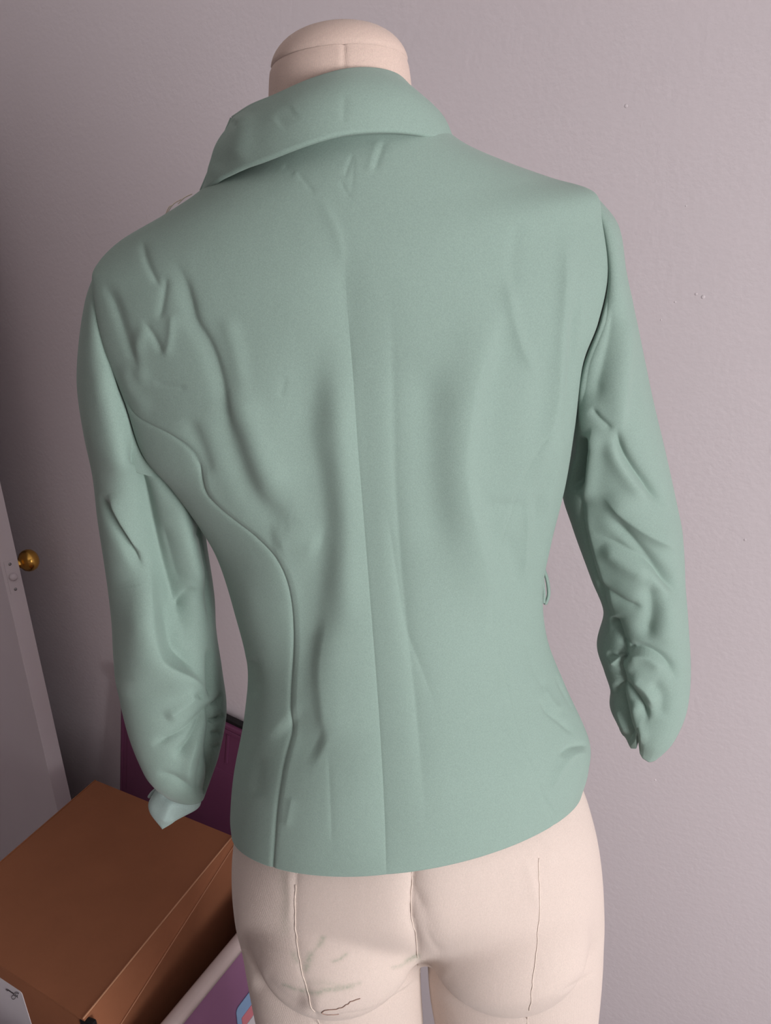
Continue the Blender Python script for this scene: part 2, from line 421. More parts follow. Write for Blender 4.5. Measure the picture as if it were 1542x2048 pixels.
# plum tote lid leaning on the wall behind the box
LU = np.cos(0.0)
lt = on_wall(472, 1418)
ut = float(lt @ EU); zt = float(lt[2]) - .012
PH = math.radians(11); cph, sph = math.cos(PH), math.sin(PH)
q_ = on_wall(266, 1550); du_, dz_ = float(q_ @ EU) - ut, float(q_[2]) - zt
uL = du_ * cph - dz_ * sph; uR = uL + .62
wB = -(zt - .006 - uR * sph) / cph
lean = .05
lid = thing('tote_lid', uv(ut + .1, V1 - .03, 0), 'dark plum plastic tote lid propped upright against the wall behind the box', 'lid')
def lid_box(name, u0, u1, d0, d1, w0, w1, mat, parent, bevel=.003):
    bm = bmesh.new(); box_bm(bm, ((u0+u1)/2, 0, (w0+w1)/2), (u1-u0, d1-d0, w1-w0), bevel=bevel)
    for v_ in bm.verts:
        u_, w_ = v_.co.x, v_.co.z
        zz = zt - u_ * sph + w_ * cph
        v_.co = Vector((ut + u_ * cph + w_ * sph, v_.co.y + V1 - .008 - (d0+d1)/2 - lean * (1 - zz / (zt + .1)), zz))
    bmesh.ops.transform(bm, matrix=ROOM, verts=bm.verts)
    return bm_obj(name, bm, mat, parent)
lid_box('panel', uL, uR, .004, .012, wB, -.02, MAT['plum'], lid)
lid_box('top_lip', uL-.004, uR+.004, .0, .026, -.016, -.005, MAT['plum'], lid)
lid_box('top_lip', uL-.004, uR+.004, .0, .020, -.034, -.022, MAT['plum'], lid)
lid_box('shadow_strip', uL, uR, .002, .018, -.0045, .003, MAT['black'], lid, .001)  # black strip modelled in place of the shadow line above the lid's top edge
lid_box('side_lip', uL-.002, uL+.006, .0, .014, wB, -.034, MAT['plum'], lid)
lid_box('side_lip', uR-.006, uR+.002, .0, .014, wB, -.034, MAT['plum'], lid)
for du in (0.0, .17, -.17):
    lid_box('rib', du-.003, du+.003, .011, .014, -.115, -.04, MAT['plum'], lid, .001)
lid_box('panel_step', uL+.02, uR-.02, .011, .0135, wB+.02, -.14, MAT['plum'], lid, .001)

# cardboard box
BL, BR, FR = onz(190, 1560, BZ), onz(465, 1672, BZ), onz(165, 2038, BZ)
FL = FR + BL - BR
cb = (BL + BR + FR + FL) / 4
box = thing('cardboard_box', (cb[0], cb[1], .006), 'brown cardboard box with white shipping label standing in the purple tote', 'box')
corners = [FL, FR, BR, BL]
names = ['front_panel', 'side_panel', 'back_panel', 'side_panel']
T_ = .004
def slab(name, quad, nrm, t, mat, parent):
    q = [np.array(p) for p in quad]; V = q + [p - nrm * t for p in q]
    Fc = [(0, 1, 2, 3), (7, 6, 5, 4), (0, 4, 5, 1), (1, 5, 6, 2), (2, 6, 7, 3), (3, 7, 4, 0)]
    o = np_mesh(name, np.array(V), Fc, mat, parent, False)
    bm = bmesh.new(); bm.from_mesh(o.data); bmesh.ops.recalc_face_normals(bm, faces=bm.faces); bm.to_mesh(o.data); bm.free()
    return o
side_n = []
for i in range(4):
    a, b = corners[i].copy(), corners[(i+1) % 4].copy()
    d = (b - a) / np.linalg.norm(b - a); nrm = np.array([d[1], -d[0], 0]); side_n.append(nrm)
    sh = np.array([0, 0, 1.0])
    # walls taper in slightly towards the bottom, as the box stands inside the tote
    aa, bb = a + (cb - a) * .08, b + (cb - b) * .08
    aa[2] = bb[2] = .006
    a[2] = b[2] = BZ - .0045
    p = slab(names[i], [aa, bb, b, a], nrm, T_, MAT['card'], box)
    if i == 0: front_panel = p
    if i == 1: right_panel = p
up = np.array([0, 0, 1.0])
k0 = .012
slab('top_flap', [FL, FR, BR, BL], up, T_, MAT['card'], box)
# side flap folded over the right edge, deeper towards the near corner
nR = side_n[1]
fl = [FR + nR*.003, BR + nR*.003, BR + nR*.008 - up*.010, FR + nR*.018 - up*.070]
# lower edge of the flap stands a little proud
sf = slab('side_flap', [fl[3], fl[2], fl[1], fl[0]], nR, .003, MAT['card'], box)
tube('worn_crease', [FR + up*.0004 + nR*.001, (FR+BR)/2 + up*.0006 + nR*.001, BR + up*.0004 + nR*.001], .0016, MAT['cardedge'], box, 6)
tube('worn_crease', [fl[3] + nR*.001, (fl[3]+fl[2])/2 + nR*.001, fl[2] + nR*.001], .0013, MAT['cardedge2'], sf, 6)
# grey raised flap on the left edge
nL = side_n[3]
slab('side_flap', [FL + up*.001, BL + up*.001, BL + nL*.010 - up*.02, FL + nL*.016 - up*.03], nL, .003, MAT['card'], box)
# shipping label on the front panel
fn = side_n[0]; fd = (FR - FL) / np.linalg.norm(FR - FL)
def hit_plane(px, py, p0, n):
    d = ray(px, py); return CAM + d * (((p0 - CAM) @ n) / (d @ n))
fp_n = np.cross(fd, (FL + (cb - FL) * .08) * np.array([1, 1, 0]) + np.array([0, 0, .006]) - FL); fp_n /= np.linalg.norm(fp_n)
if fp_n @ fn < 0: fp_n = -fp_n
vz = np.cross(fp_n, fd); vz /= np.linalg.norm(vz)
if vz[2] < 0: vz = -vz
tr = hit_plane(44, 1984, FR, fp_n) + fp_n * .001
lw, lh = .165, .20
lc = tr - fd * lw/2 - vz * lh/2
pts = rounded_rect(lw/2, lh/2, .006, 5); n = len(pts)
V = [lc + fd*p[0] + vz*p[1] for p in pts] + [lc + fd*p[0] + vz*p[1] - fp_n*.0008 for p in pts]
lab = np_mesh('shipping_label', np.array(V), [tuple(range(n)), tuple(range(n, 2*n))[::-1]] + [(k, n+k, n+(k+1) % n, (k+1) % n) for k in range(n)], MAT['paper'], box, False)
def ink(pixels, r=.00045):
    P = [hit_plane(x, y, FR, fp_n) + fp_n * .0014 for (x, y) in pixels]
    return tube('handwriting', P, r, MAT['ink'], lab, 5)
# cursive lettering and looped flourish near the label's corner
z = lambda x, y: (x * 210 / 1542.0, 1920 + y * 128 / 940.0)
ink([z(*p) for p in ((98, 432), (112, 416), (122, 432), (112, 440), (128, 440), (134, 426), (142, 446), (150, 436), (156, 456), (164, 446), (170, 466), (178, 458), (184, 476), (194, 466), (200, 486), (210, 482))], .0006)
ink([z(*p) for p in ((205, 506), (222, 480), (250, 462), (280, 470), (282, 490), (262, 482), (240, 492), (226, 516), (240, 530), (236, 550), (208, 568), (186, 556), (184, 530), (204, 512), (232, 508))], .0004)
ink([z(*p) for p in ((238, 512), (258, 522), (268, 510), (262, 534), (272, 548))], .0006)
# black clip gripping the near corner of the flap
q0 = hit_plane(163, 2036, FR, nR)
bm = bmesh.new()
Rm = Matrix((tuple((BR-FR)/np.linalg.norm(BR-FR)), tuple(nR), (0, 0, 1))).transposed().to_4x4()
box_bm(bm, (0.004, .006, -.010), (.010, .026, .014), bevel=.003)
bmesh.ops.transform(bm, matrix=Matrix.Translation(Vector(FR)) @ Rm, verts=bm.verts)
clip = bm_obj('corner_clip', bm, MAT['black'], box)

# ------------------------------------------------------------------ ring surfaces (garment pieces and dress form)
def ring_rows(rows, n):
    """rows: (A, B, V, e, front) -> interpolated arrays"""
    K = np.array([np.concatenate([r[2] + (r[0] + r[1]) / 2, r[0], r[1], [r[3], r[4]]]) for r in rows])
    S = spline(K, n)
    C = S[:, :3]; A = S[:, 3:6]; B = S[:, 6:9]
    return A, B, C - (A + B) / 2, S[:, 9], S[:, 10]
def back_points(A, B, Vv, e, s):
    """s (rows, cols) in [-1,1]"""
    s = np.clip(s, -1, 1)
    par = 1 - s ** 2; ell = np.sqrt(np.maximum(1 - s ** 2, 0))
    pr = (1 - e)[:, None] * par + e[:, None] * ell
    mid = (A + B) / 2; hf = (B - A) / 2
    return mid[:, None] + hf[:, None] * s[..., None] + Vv[:, None] * pr[..., None]
def front_points(A, B, fr, s):
    ell = np.sqrt(np.maximum(1 - s ** 2, 0))
    mid = (A + B) / 2; hf = (B - A) / 2
    G = mid[:, None] + hf[:, None] * s[..., None]
    G = G.copy(); G[..., 1] += fr[:, None] * ell
    return G

# ------------------------------------------------------------------ jacket
JB = (-.01, .65, 1.10 + ZO)
jacket = thing('jacket', JB, 'sage green knit jacket with turned-down collar and ruched sleeves on the dress form', 'jacket')
def row(L, C, Rr, YL, YC, YR, e, fr):
    A = at(L[0], L[1], YL); B = at(Rr[0], Rr[1], YR); Cc = at(C[0], C[1], YC)
    return (A, B, Cc - (A + B) / 2, e, fr)
torso_rows = [
    row((475, 305), (700, 205), (852, 240), .660, .600, .660, .8, .055),
    row((402, 384), (692, 272), (915, 294), .660, .588, .660, .7, .065),
    row((335, 427), (689, 340), (1000, 323), .655, .578, .655, .6, .070),
    row((240, 482), (687, 415), (1100, 355), .650, .570, .650, .4, .075),
    row((190, 535), (687, 490), (1188, 384), .640, .564, .640, .3, .085),
    row((186, 575), (689, 560), (1204, 440), .634, .560, .636, .25, .09),
    row((206, 690), (699, 685), (1216, 545), .628, .557, .632, .25, .09),
    row((250, 805), (710, 800), (1196, 645), .625, .556, .630, .3, .09),
    row((287, 910), (717, 895), (1165, 730), .628, .557, .630, .4, .09),
    row((345, 975), (724, 975), (1150, 850), .640, .560, .635, .55, .09),
    row((403, 1055), (731, 1060), (1131, 970), .650, .566, .645, .5, .085),
    row((438, 1120), (737, 1140), (1103, 1085), .652, .570, .65, .45, .08),
    row((470, 1220), (744, 1235), (1086, 1180), .652, .571, .65, .42, .078),
    row((497, 1330), (751, 1340), (1094, 1275), .652, .566, .65, .42, .08),
    row((492, 1430), (758, 1450), (1128, 1365), .652, .556, .65, .45, .09),
    row((474, 1540), (766, 1585), (1178, 1480), .652, .540, .65, .55, .10),
    row((468, 1620), (772, 1695), (1176, 1545), .652, .536, .65, .70, .105),
    row((471, 1648), (775, 1750), (1163, 1583), .652, .534, .65, .80, .105),
]
NR = 560
tA, tB, tV, te, tf = ring_rows(torso_rows, NR)
# traced seams
seam_cb = [(688, 150), (686, 440), (693, 600), (705, 740), (716, 900), (724, 1000), (736, 1150), (748, 1300), (757, 1420), (765, 1550), (770, 1650), (774, 1800)]
seam_l = [(250, 805), (268, 830), (290, 845), (340, 870), (375, 895), (395, 925), (410, 985), (430, 1010), (465, 1040), (510, 1075), (550, 1120), (572, 1180), (580, 1270), (580, 1370), (578, 1470), (563, 1550), (553, 1620), (543, 1760)]
seam_r = [(1160, 770), (1150, 800), (1125, 830), (1095, 870), (1065, 920), (1037, 990), (1005, 1080), (988, 1150), (985, 1230), (995, 1300), (1012, 1360), (1030, 1440), (1047, 1495), (1075, 1560), (1118, 1680)]
def seam_s(seam, default, side):
    P = np.array(seam, float)
    sm = np.sin(np.linspace(-np.pi/2, np.pi/2, 801))
    G = back_points(tA, tB, tV, te, np.broadcast_to(sm, (NR, 801)))
    px = project(G.reshape(-1, 3)).reshape(NR, 801, 2)
    out = np.zeros(NR); ok = np.zeros(NR, bool)
    for r in range(NR):
        d = px[r, :, 0] - np.interp(px[r, :, 1], P[:, 1], P[:, 0])
        v = (px[r, :, 1] >= P[0, 1] - 1)
        sc = np.nonzero((d[:-1] <= 0) & (d[1:] > 0) & v[:-1])[0]
        if len(sc) == 0: out[r] = default; continue
        k = sc[0]; t = d[k] / (d[k] - d[k+1] + 1e-12)
        out[r] = sm[k] + t * (sm[k+1] - sm[k]); ok[r] = True
    return out, ok
s_c, _ = seam_s(seam_cb, 0.0, 0)
s_l, ok_l = seam_s(seam_l, -1.0, -1)
s_r, ok_r = seam_s(seam_r, 1.0, 1)
first_l = int(np.nonzero(ok_l)[0][0]); first_r = int(np.nonzero(ok_r)[0][0])
s_l[:first_l] = -1; s_r[:first_r] = 1
ramp = sstep(np.arange(36) / 36.0)
s_l[first_l:first_l+36] = -1 + (s_l[first_l:first_l+36] + 1) * ramp
s_r[first_r:first_r+36] = 1 + (s_r[first_r:first_r+36] - 1) * ramp
phi = lambda s: np.arcsin(np.clip(s, -1, 1))
nL_, nC_ = 90, 190
def seg(a, b, n): return np.sin(phi(a)[:, None] + (phi(b) - phi(a))[:, None] * np.linspace(0, 1, n)[None])
S = np.concatenate([seg(-np.ones(NR), s_l, nL_ + 1), seg(s_l, s_c, nC_ + 1)[:, 1:], seg(s_c, s_r, nC_ + 1)[:, 1:], seg(s_r, np.ones(NR), nL_ + 1)[:, 1:]], axis=1)
NC = S.shape[1]
base = back_points(tA, tB, tV, te, S)
# normals from a regular surface parametrisation
def analytic_normals(S):
    h = 1e-3
    a = back_points(tA, tB, tV, te, np.clip(S - h, -.9995, .9995)); b = back_points(tA, tB, tV, te, np.clip(S + h, -.9995, .9995))
    du = b - a
    reg = back_points(tA, tB, tV, te, np.clip(S, -.9995, .9995))
    dv = np.stack([np.gradient(back_points(tA, tB, tV, te, np.broadcast_to(S[:, c:c+1], (NR, 1)))[:, 0], axis=0) for c in range(0, 1)], 1) if False else None
    # derivative along rows at constant s
    up_ = back_points(np.roll(tA, -1, 0), np.roll(tB, -1, 0), np.roll(tV, -1, 0), np.roll(te, -1), np.clip(S, -.9995, .9995))
    dn_ = back_points(np.roll(tA, 1, 0), np.roll(tB, 1, 0), np.roll(tV, 1, 0), np.roll(te, 1), np.clip(S, -.9995, .9995))
    dv = up_ - dn_
    dv[0] = up_[0] - reg[0]; dv[-1] = reg[-1] - dn_[-1]
    n = np.cross(dv, du); n /= np.linalg.norm(n, axis=-1, keepdims=True) + 1e-12
    sgn = np.sign((n * (CAM - reg)).sum(-1).mean())
    return n * sgn
nrm = analytic_normals(S)
torso_folds = [
    (seam_cb[1:], -4.4, 45, 60, 'v', .12),
    # soft drapes of the back
    ([(640, 640), (622, 760), (612, 870), (628, 960), (640, 1060), (625, 1180), (612, 1300), (600, 1420)], -6.5, 60, 42),
    ([(672, 700), (680, 860), (688, 1000), (690, 1150), (690, 1300)], 3.0, 32, 30),
    ([(470, 760), (500, 860), (530, 940), (570, 1010)], 4.0, 34, 30),
    ([(440, 800), (470, 900), (505, 990), (560, 1050), (620, 1062)], -3.5, 26, 26),
    ([(540, 1090), (580, 1080), (640, 1100)], 2.5, 30, 30),
    ([(655, 1230), (642, 1330), (650, 1420), (660, 1500)], 3.0, 18, 55),
    ([(560, 1440), (610, 1480), (650, 1500)], -3.0, 30, 36),
    ([(655, 1500), (660, 1600), (664, 1700)], -0.4, 5, 8),
    ([(585, 1590), (572, 1660)], 0.8, 9, 9),
    ([(782, 560), (788, 800), (792, 960), (806, 1150), (820, 1285), (834, 1420), (846, 1560), (858, 1700)], -2.1, 16, 26, 'v'),
    ([(770, 1000), (790, 1120), (815, 1260), (850, 1350), (882, 1445)], -1.1, 9, 16, 'v'),
    ([(1008, 590), (975, 680), (945, 770), (928, 870), (926, 960), (945, 1060), (968, 1160), (975, 1260)], 6.5, 55, 24),
    ([(860, 700), (862, 860), (870, 1000), (890, 1140)], -4.2, 45, 40),
    ([(1000, 600), (1010, 700), (990, 900), (1000, 1010)], -2.0, 30, 36),
    ([(1008, 540), (1022, 620), (1045, 700), (1075, 760)], 2.2, 12, 16),
    ([(1040, 430), (1025, 520), (1032, 600)], -1.0, 14, 14),
    ([(1130, 430), (1128, 560), (1119, 680), (1114, 790), (1100, 860), (1078, 930), (1055, 1000)], 3.6, 12, 24),
    ([(1145, 600), (1140, 720), (1130, 820)], -2.4, 12, 12),
    ([(1165, 560), (1158, 650), (1150, 720)], 1.0, 10, 10),
    ([(1090, 700), (1085, 800), (1070, 870)], -1.2, 20, 20),
    ([(1120, 860), (1110, 940), (1085, 1040)], 2.6, 12, 14),
    ([(960, 1020), (1020, 1012), (1080, 1022)], -1.6, 14, 14),
    ([(1056, 990), (1052, 1080), (1048, 1160)], 2.2, 8, 12),
    ([(1075, 985), (1070, 1050)], -1.2, 7, 7),
    ([(1010, 1060), (1030, 1130), (1040, 1190)], -1.5, 16, 16),
    # shoulder creases, left
    ([(282, 475), (292, 520), (305, 550), (322, 580)], -1.6, 7, 9),
    ([(332, 545), (325, 600), (316, 645)], -1.6, 8, 9),
    ([(335, 515), (362, 545), (380, 600), (390, 640), (420, 690), (440, 750), (455, 830), (462, 900)], -2.8, 22, 10),
    ([(450, 620), (475, 720), (490, 800)], 1.5, 18, 18),
    ([(285, 640), (305, 670), (326, 712)], -1.6, 7, 8),
    ([(205, 560), (228, 610), (255, 690), (285, 755)], -2.2, 9, 14),
    ([(300, 640), (275, 700), (290, 780)], 1.6, 14, 14),
    ([(345, 620), (340, 680), (330, 720)], 1.3, 9, 9),
    ([(305, 765), (340, 772), (378, 778)], -0.8, 5, 6),
    ([(245, 720), (262, 780), (300, 830)], 1.2, 14, 14),
    ([(370, 830), (395, 880), (420, 960)], -2.0, 18, 14),
    # nape
    ([(772, 276), (760, 305), (748, 345)], -0.9, 5, 7),
    ([(757, 276), (745, 310), (735, 350)], 0.5, 8, 6),
    ([(707, 305), (697, 330), (688, 358)], -0.6, 4, 5),
    ([(708, 310), (706, 350), (702, 398)], -0.35, 4, 4),
    ([(680, 360), (690, 380), (702, 398)], -0.5, 4, 4),
    ([(592, 342), (612, 366), (632, 392)], -0.6, 4, 5),
    ([(565, 330), (590, 350)], -0.4, 6, 6),
    ([(632, 392), (660, 430), (680, 480), (688, 540)], 0.7, 14, 8),
    ([(568, 748), (564, 772), (558, 800)], -0.6, 6, 6),
    # right hip crumples
    ([(1075, 1392), (1095, 1425), (1120, 1445), (1150, 1472)], -1.5, 5, 6),
    ([(1108, 1345), (1130, 1390), (1155, 1430)], -1.2, 5, 7),
    ([(1085, 1370), (1110, 1410), (1130, 1420)], 1.2, 8, 8),
    ([(1185, 1508), (1150, 1508), (1120, 1540), (1100, 1585)], 3.0, 10, 12),
    ([(1180, 1490), (1140, 1495), (1115, 1515)], -1.8, 6, 6),
    ([(1050, 1260), (1065, 1330), (1100, 1400)], -0.8, 8, 8),
    ([(1085, 1590), (1115, 1640)], -0.8, 5, 5),
    ([(500, 1310), (510, 1370), (505, 1400)], -2.0, 10, 14),
    ([(470, 1120), (500, 1230), (525, 1330), (530, 1450), (510, 1560)], 1.5, 30, 30),
    ([(520, 1500), (512, 1600)], -1.0, 14, 14),
    # stitched seams
    (seam_l, -1.3, 3.2, 3.2, 'v', 0), (seam_r, -0.5, 3.0, 3.0, 'v', .05), (seam_cb[2:], -0.5, 3, 3, 'v', .1),
    ([(x + 13, y - 2) for x, y in seam_l[1:]], .5, 9, 9), ([(x - 12, y) for x, y in seam_r[1:]], .25, 9, 9),
]
pixT = project(base.reshape(-1, 3))
hT = fold_height(pixT, torso_folds).reshape(NR, NC)
edge_fade = sstep((1 - np.abs(S)) / .03)
G = base + nrm * (hT * edge_fade)[..., None]
def surf_lookup(P3, P2, px, py, k=10):
    d = ((P2 - np.array([px, py])) ** 2).sum(1); i = np.argpartition(d, k)[:k]; return P3[i].mean(0)
# hem turn-up rows: fold under and back up
hem_in = []
cen = G[-1].mean(0)
for (inw, upz, k) in ((.0008, -.0008, -1), (.002, -.0004, -1), (.003, 0, -4), (.004, 0, -14)):
    q = G[k] - nrm[k] * inw; q = q.copy(); q[:, 2] += upz; hem_in.append(q)
Gh = np.concatenate([G, np.stack(hem_in)], 0)
def panel(name, r0, c0, c1, label):
    sub = Gh[r0:, c0:c1 + 1]
    nr, nc = sub.shape[:2]
    return np_mesh(name, sub.reshape(-1, 3), grid_faces(nr, nc), MAT['jacket'], jacket, True, label)
panel('back_panel', 0, nL_, nL_ + nC_, 'left half of the jacket back')
panel('back_panel', 0, nL_ + nC_, nL_ + 2 * nC_, 'right half of the jacket back')
panel('side_panel', first_l, 0, nL_, 'side panel below the left armhole')
panel('side_panel', first_r, nL_ + 2 * nC_, NC - 1, 'side panel below the right armhole')
# front of the jacket: two front panels meeting at the centre
nf = 41
sf_ = np.sin(np.linspace(-np.pi/2, np.pi/2, 2 * nf - 1))
rs = np.arange(0, NR, 8); rs = np.append(rs, NR - 1)
Gf = front_points(tA[rs], tB[rs], tf[rs], np.broadcast_to(sf_, (len(rs), len(sf_))))
np_mesh('front_panel', Gf[:, :nf + 3].reshape(-1, 3), grid_faces(len(rs), nf + 3), MAT['jacket'], jacket)
Gf2 = Gf.copy(); Gf2[..., 1] += .004
np_mesh('front_panel', Gf2[:, nf - 4:].reshape(-1, 3), grid_faces(len(rs), Gf2.shape[1] - nf + 4), MAT['jacket'], jacket)

# ---- sleeves
def sleeve_row(outer, inner, YO, YI, b, e, fr):
    A = at(outer[0], outer[1], YO); B = at(inner[0], inner[1], YI)
    return (A, B, np.array([0, -b, 0.0]), e, fr)
def make_sleeve(rows, folds, nr, nc, label, gain, end_profile):
    A, B, Vv, e, fr = ring_rows(rows, nr)
    s = np.sin(np.linspace(-np.pi/2, np.pi/2, nc))
    Gb = back_points(A, B, Vv, e, np.broadcast_to(s, (nr, nc)))
    n = grid_normals(Gb)
    if ((n * (CAM - Gb)).sum(-1)).mean() < 0: n = -n
    h = fold_height(project(Gb.reshape(-1, 3)), folds, gain).reshape(nr, nc)
    ef = sstep((1 - np.abs(s)) / .05)[None]
    Gb = Gb + n * (h * ef)[..., None]
    nf = 48
    s2 = np.sin(np.linspace(np.pi/2, -np.pi/2, nf))[1:-1]
    Gfr = front_points(A, B, fr, np.broadcast_to(s2, (nr, nf - 2)))
    if end_profile:      # dips and notch of the cuff edge
        ep = np.array(end_profile); o_ = np.argsort(ep[:, 0]); wr = sstep((np.arange(nr) - nr * .90) / (nr * .10))
        Gb = Gb.copy(); Gfr = Gfr.copy()
        Gb[..., 2] -= .0005 * wr[:, None] * np.interp(s, ep[o_, 0], ep[o_, 1])[None]
        Gfr[..., 2] -= .0005 * wr[:, None] * np.interp(s2, [-1, -.4, .4, 1], [0, 8, 6, 0])[None]
    full = np.concatenate([Gb, Gfr], 1)
    # turn the cuff edge inwards and run the inside of the sleeve back up
    ends = []
    last = full[-1]; cen = last.mean(0)
    up_v = full[-1].mean(0) - full[-60].mean(0); up_v /= np.linalg.norm(up_v)
    for (k, sh) in ((.98, .0012), (.95, .0010), (.91, -.004), (.86, -.05)):
        ends.append(cen + (last - cen) * k + up_v * sh)
    full = np.concatenate([full, np.stack(ends)], 0)
    o = np_mesh('sleeve', full.reshape(-1, 3), grid_faces(full.shape[0], full.shape[1], True), MAT['jacket'], jacket, True, label)
    return o, Gb
left_rows = [
    sleeve_row((189, 546), (194, 560), .655, .640, .004, .4, .03),
    sleeve_row((171, 600), (200, 650), .662, .631, .010, .4, .05),
    sleeve_row((158, 690), (226, 745), .668, .626, .018, .5, .06),
    sleeve_row((156, 770), (252, 815), .672, .626, .024, .6, .06),
    sleeve_row((171, 860), (292, 915), .678, .632, .034, .7, .06),
    sleeve_row((189, 945), (360, 960), .684, .655, .042, .8, .06),
    sleeve_row((198, 1025), (398, 1030), .690, .675, .045, .85, .06),
    sleeve_row((212, 1120), (413, 1115), .694, .685, .045, .85, .06),
    sleeve_row((227, 1230), (427, 1205), .696, .69, .045, .85, .055),
    sleeve_row((231, 1290), (431, 1270), .696, .69, .046, .85, .05),
    sleeve_row((237, 1360), (443, 1350), .695, .69, .046, .85, .05),
    sleeve_row((258, 1455), (452, 1430), .692, .69, .044, .85, .045),
    sleeve_row((288, 1530), (438, 1510), .690, .69, .038, .85, .04),
    sleeve_row((306, 1556), (424, 1552), .690, .69, .030, .85, .035),
    sleeve_row((317, 1570), (408, 1596), .690, .69, .017, .85, .03),
]
left_folds = [
    ([(285, 850), (290, 930), (293, 1003), (316, 1098), (352, 1196), (366, 1249), (376, 1330)], -11.0, 38, 26),
    ([(215, 620), (230, 720), (262, 830), (278, 900)], 1.6, 12, 6),
    ([(200, 700), (215, 800), (240, 900), (262, 1000)], 2.0, 26, 20),
    ([(200, 985), (222, 1040), (246, 1084), (268, 1124), (290, 1146)], -4.0, 7, 9),
    ([(214, 985), (236, 1035), (262, 1085), (285, 1120)], 2.2, 7, 12),
    ([(290, 1130), (300, 1160), (306, 1196), (316, 1266), (330, 1315), (380, 1351), (419, 1388)], 6.5, 46, 6),
    ([(345, 950), (360, 1040), (380, 1120), (398, 1200)], 5.5, 18, 22),
    ([(316, 1195), (328, 1262), (345, 1306), (400, 1342)], -4.0, 8, 22),
    ([(330, 1050), (352, 1120), (372, 1180)], -2.0, 9, 9),
    ([(370, 990), (384, 1000), (396, 1020)], -1.2, 7, 7), ([(372, 1060), (388, 1064), (402, 1076)], -1.2, 7, 7),
    ([(398, 1010), (404, 1090), (418, 1190), (428, 1270)], -2.5, 8, 8),
    ([(386, 1170), (376, 1200), (366, 1232)], -2.4, 6, 8),
    ([(420, 1290), (419, 1340), (420, 1400)], -4.0, 5, 6),
    ([(422, 1412), (436, 1404), (452, 1382)], -3.0, 6, 6),
    ([(424, 1450), (440, 1438), (454, 1434)], -3.0, 5, 6),
    ([(420, 1408), (400, 1432), (368, 1460), (325, 1482), (300, 1496)], -2.4, 10, 8),
    ([(414, 1424), (392, 1462), (372, 1492), (345, 1520)], -3.6, 9, 10),
    ([(404, 1400), (396, 1388), (384, 1392)], -1.6, 5, 5),
    ([(420, 1400), (424, 1450), (418, 1500), (424, 1550), (415, 1600)], -4.0, 10, 7, 'v', .1),
    ([(400, 1380), (372, 1410), (330, 1440)], 2.4, 14, 12),
    ([(398, 1470), (380, 1520), (372, 1570)], 2.4, 12, 12),
    ([(408, 1500), (396, 1560), (396, 1600)], -1.6, 8, 8),
    ([(310, 1545), (350, 1555), (400, 1590)], -1.4, 8, 8),
    ([(300, 1200), (280, 1300), (290, 1400)], 2.5, 40, 40),
    ([(440, 1300), (446, 1350)], 1.5, 8, 8),
    ([(426, 1470), (444, 1466)], -1.6, 5, 5), ([(428, 1500), (442, 1490)], -1.4, 5, 5),
]
sl, GbL = make_sleeve(left_rows, left_folds, 560, 170, 'left sleeve with gathered forearm seam', 1.7, None)
right_rows = [
    sleeve_row((1189, 388), (1186, 398), .655, .640, .004, .4, .03),
    sleeve_row((1236, 450), (1207, 462), .662, .634, .010, .4, .05),
    sleeve_row((1252, 545), (1217, 555), .666, .630, .014, .4, .06),
    sleeve_row((1268, 620), (1202, 640), .670, .629, .020, .5, .06),
    sleeve_row((1286, 710), (1166, 735), .674, .630, .028, .6, .06),
    sleeve_row((1305, 805), (1150, 835), .678, .642, .036, .7, .06),
    sleeve_row((1322, 880), (1150, 900), .684, .66, .042, .8, .06),
    sleeve_row((1343, 975), (1128, 985), .690, .685, .048, .85, .06),
    sleeve_row((1360, 1065), (1148, 1060), .694, .69, .048, .85, .06),
    sleeve_row((1366, 1170), (1186, 1165), .696, .69, .046, .85, .055),
    sleeve_row((1371, 1240), (1212, 1237), .696, .69, .044, .85, .05),
    sleeve_row((1376, 1310), (1198, 1302), .695, .69, .044, .85, .05),
    sleeve_row((1375, 1365), (1211, 1348), .694, .69, .042, .85, .045),
    sleeve_row((1366, 1415), (1224, 1390), .692, .69, .040, .85, .04),
    sleeve_row((1346, 1458), (1224, 1425), .690, .69, .036, .85, .04),
    sleeve_row((1328, 1474), (1236, 1452), .690, .69, .030, .85, .035),
    sleeve_row((1318, 1480), (1241, 1462), .690, .69, .028, .85, .03),
]
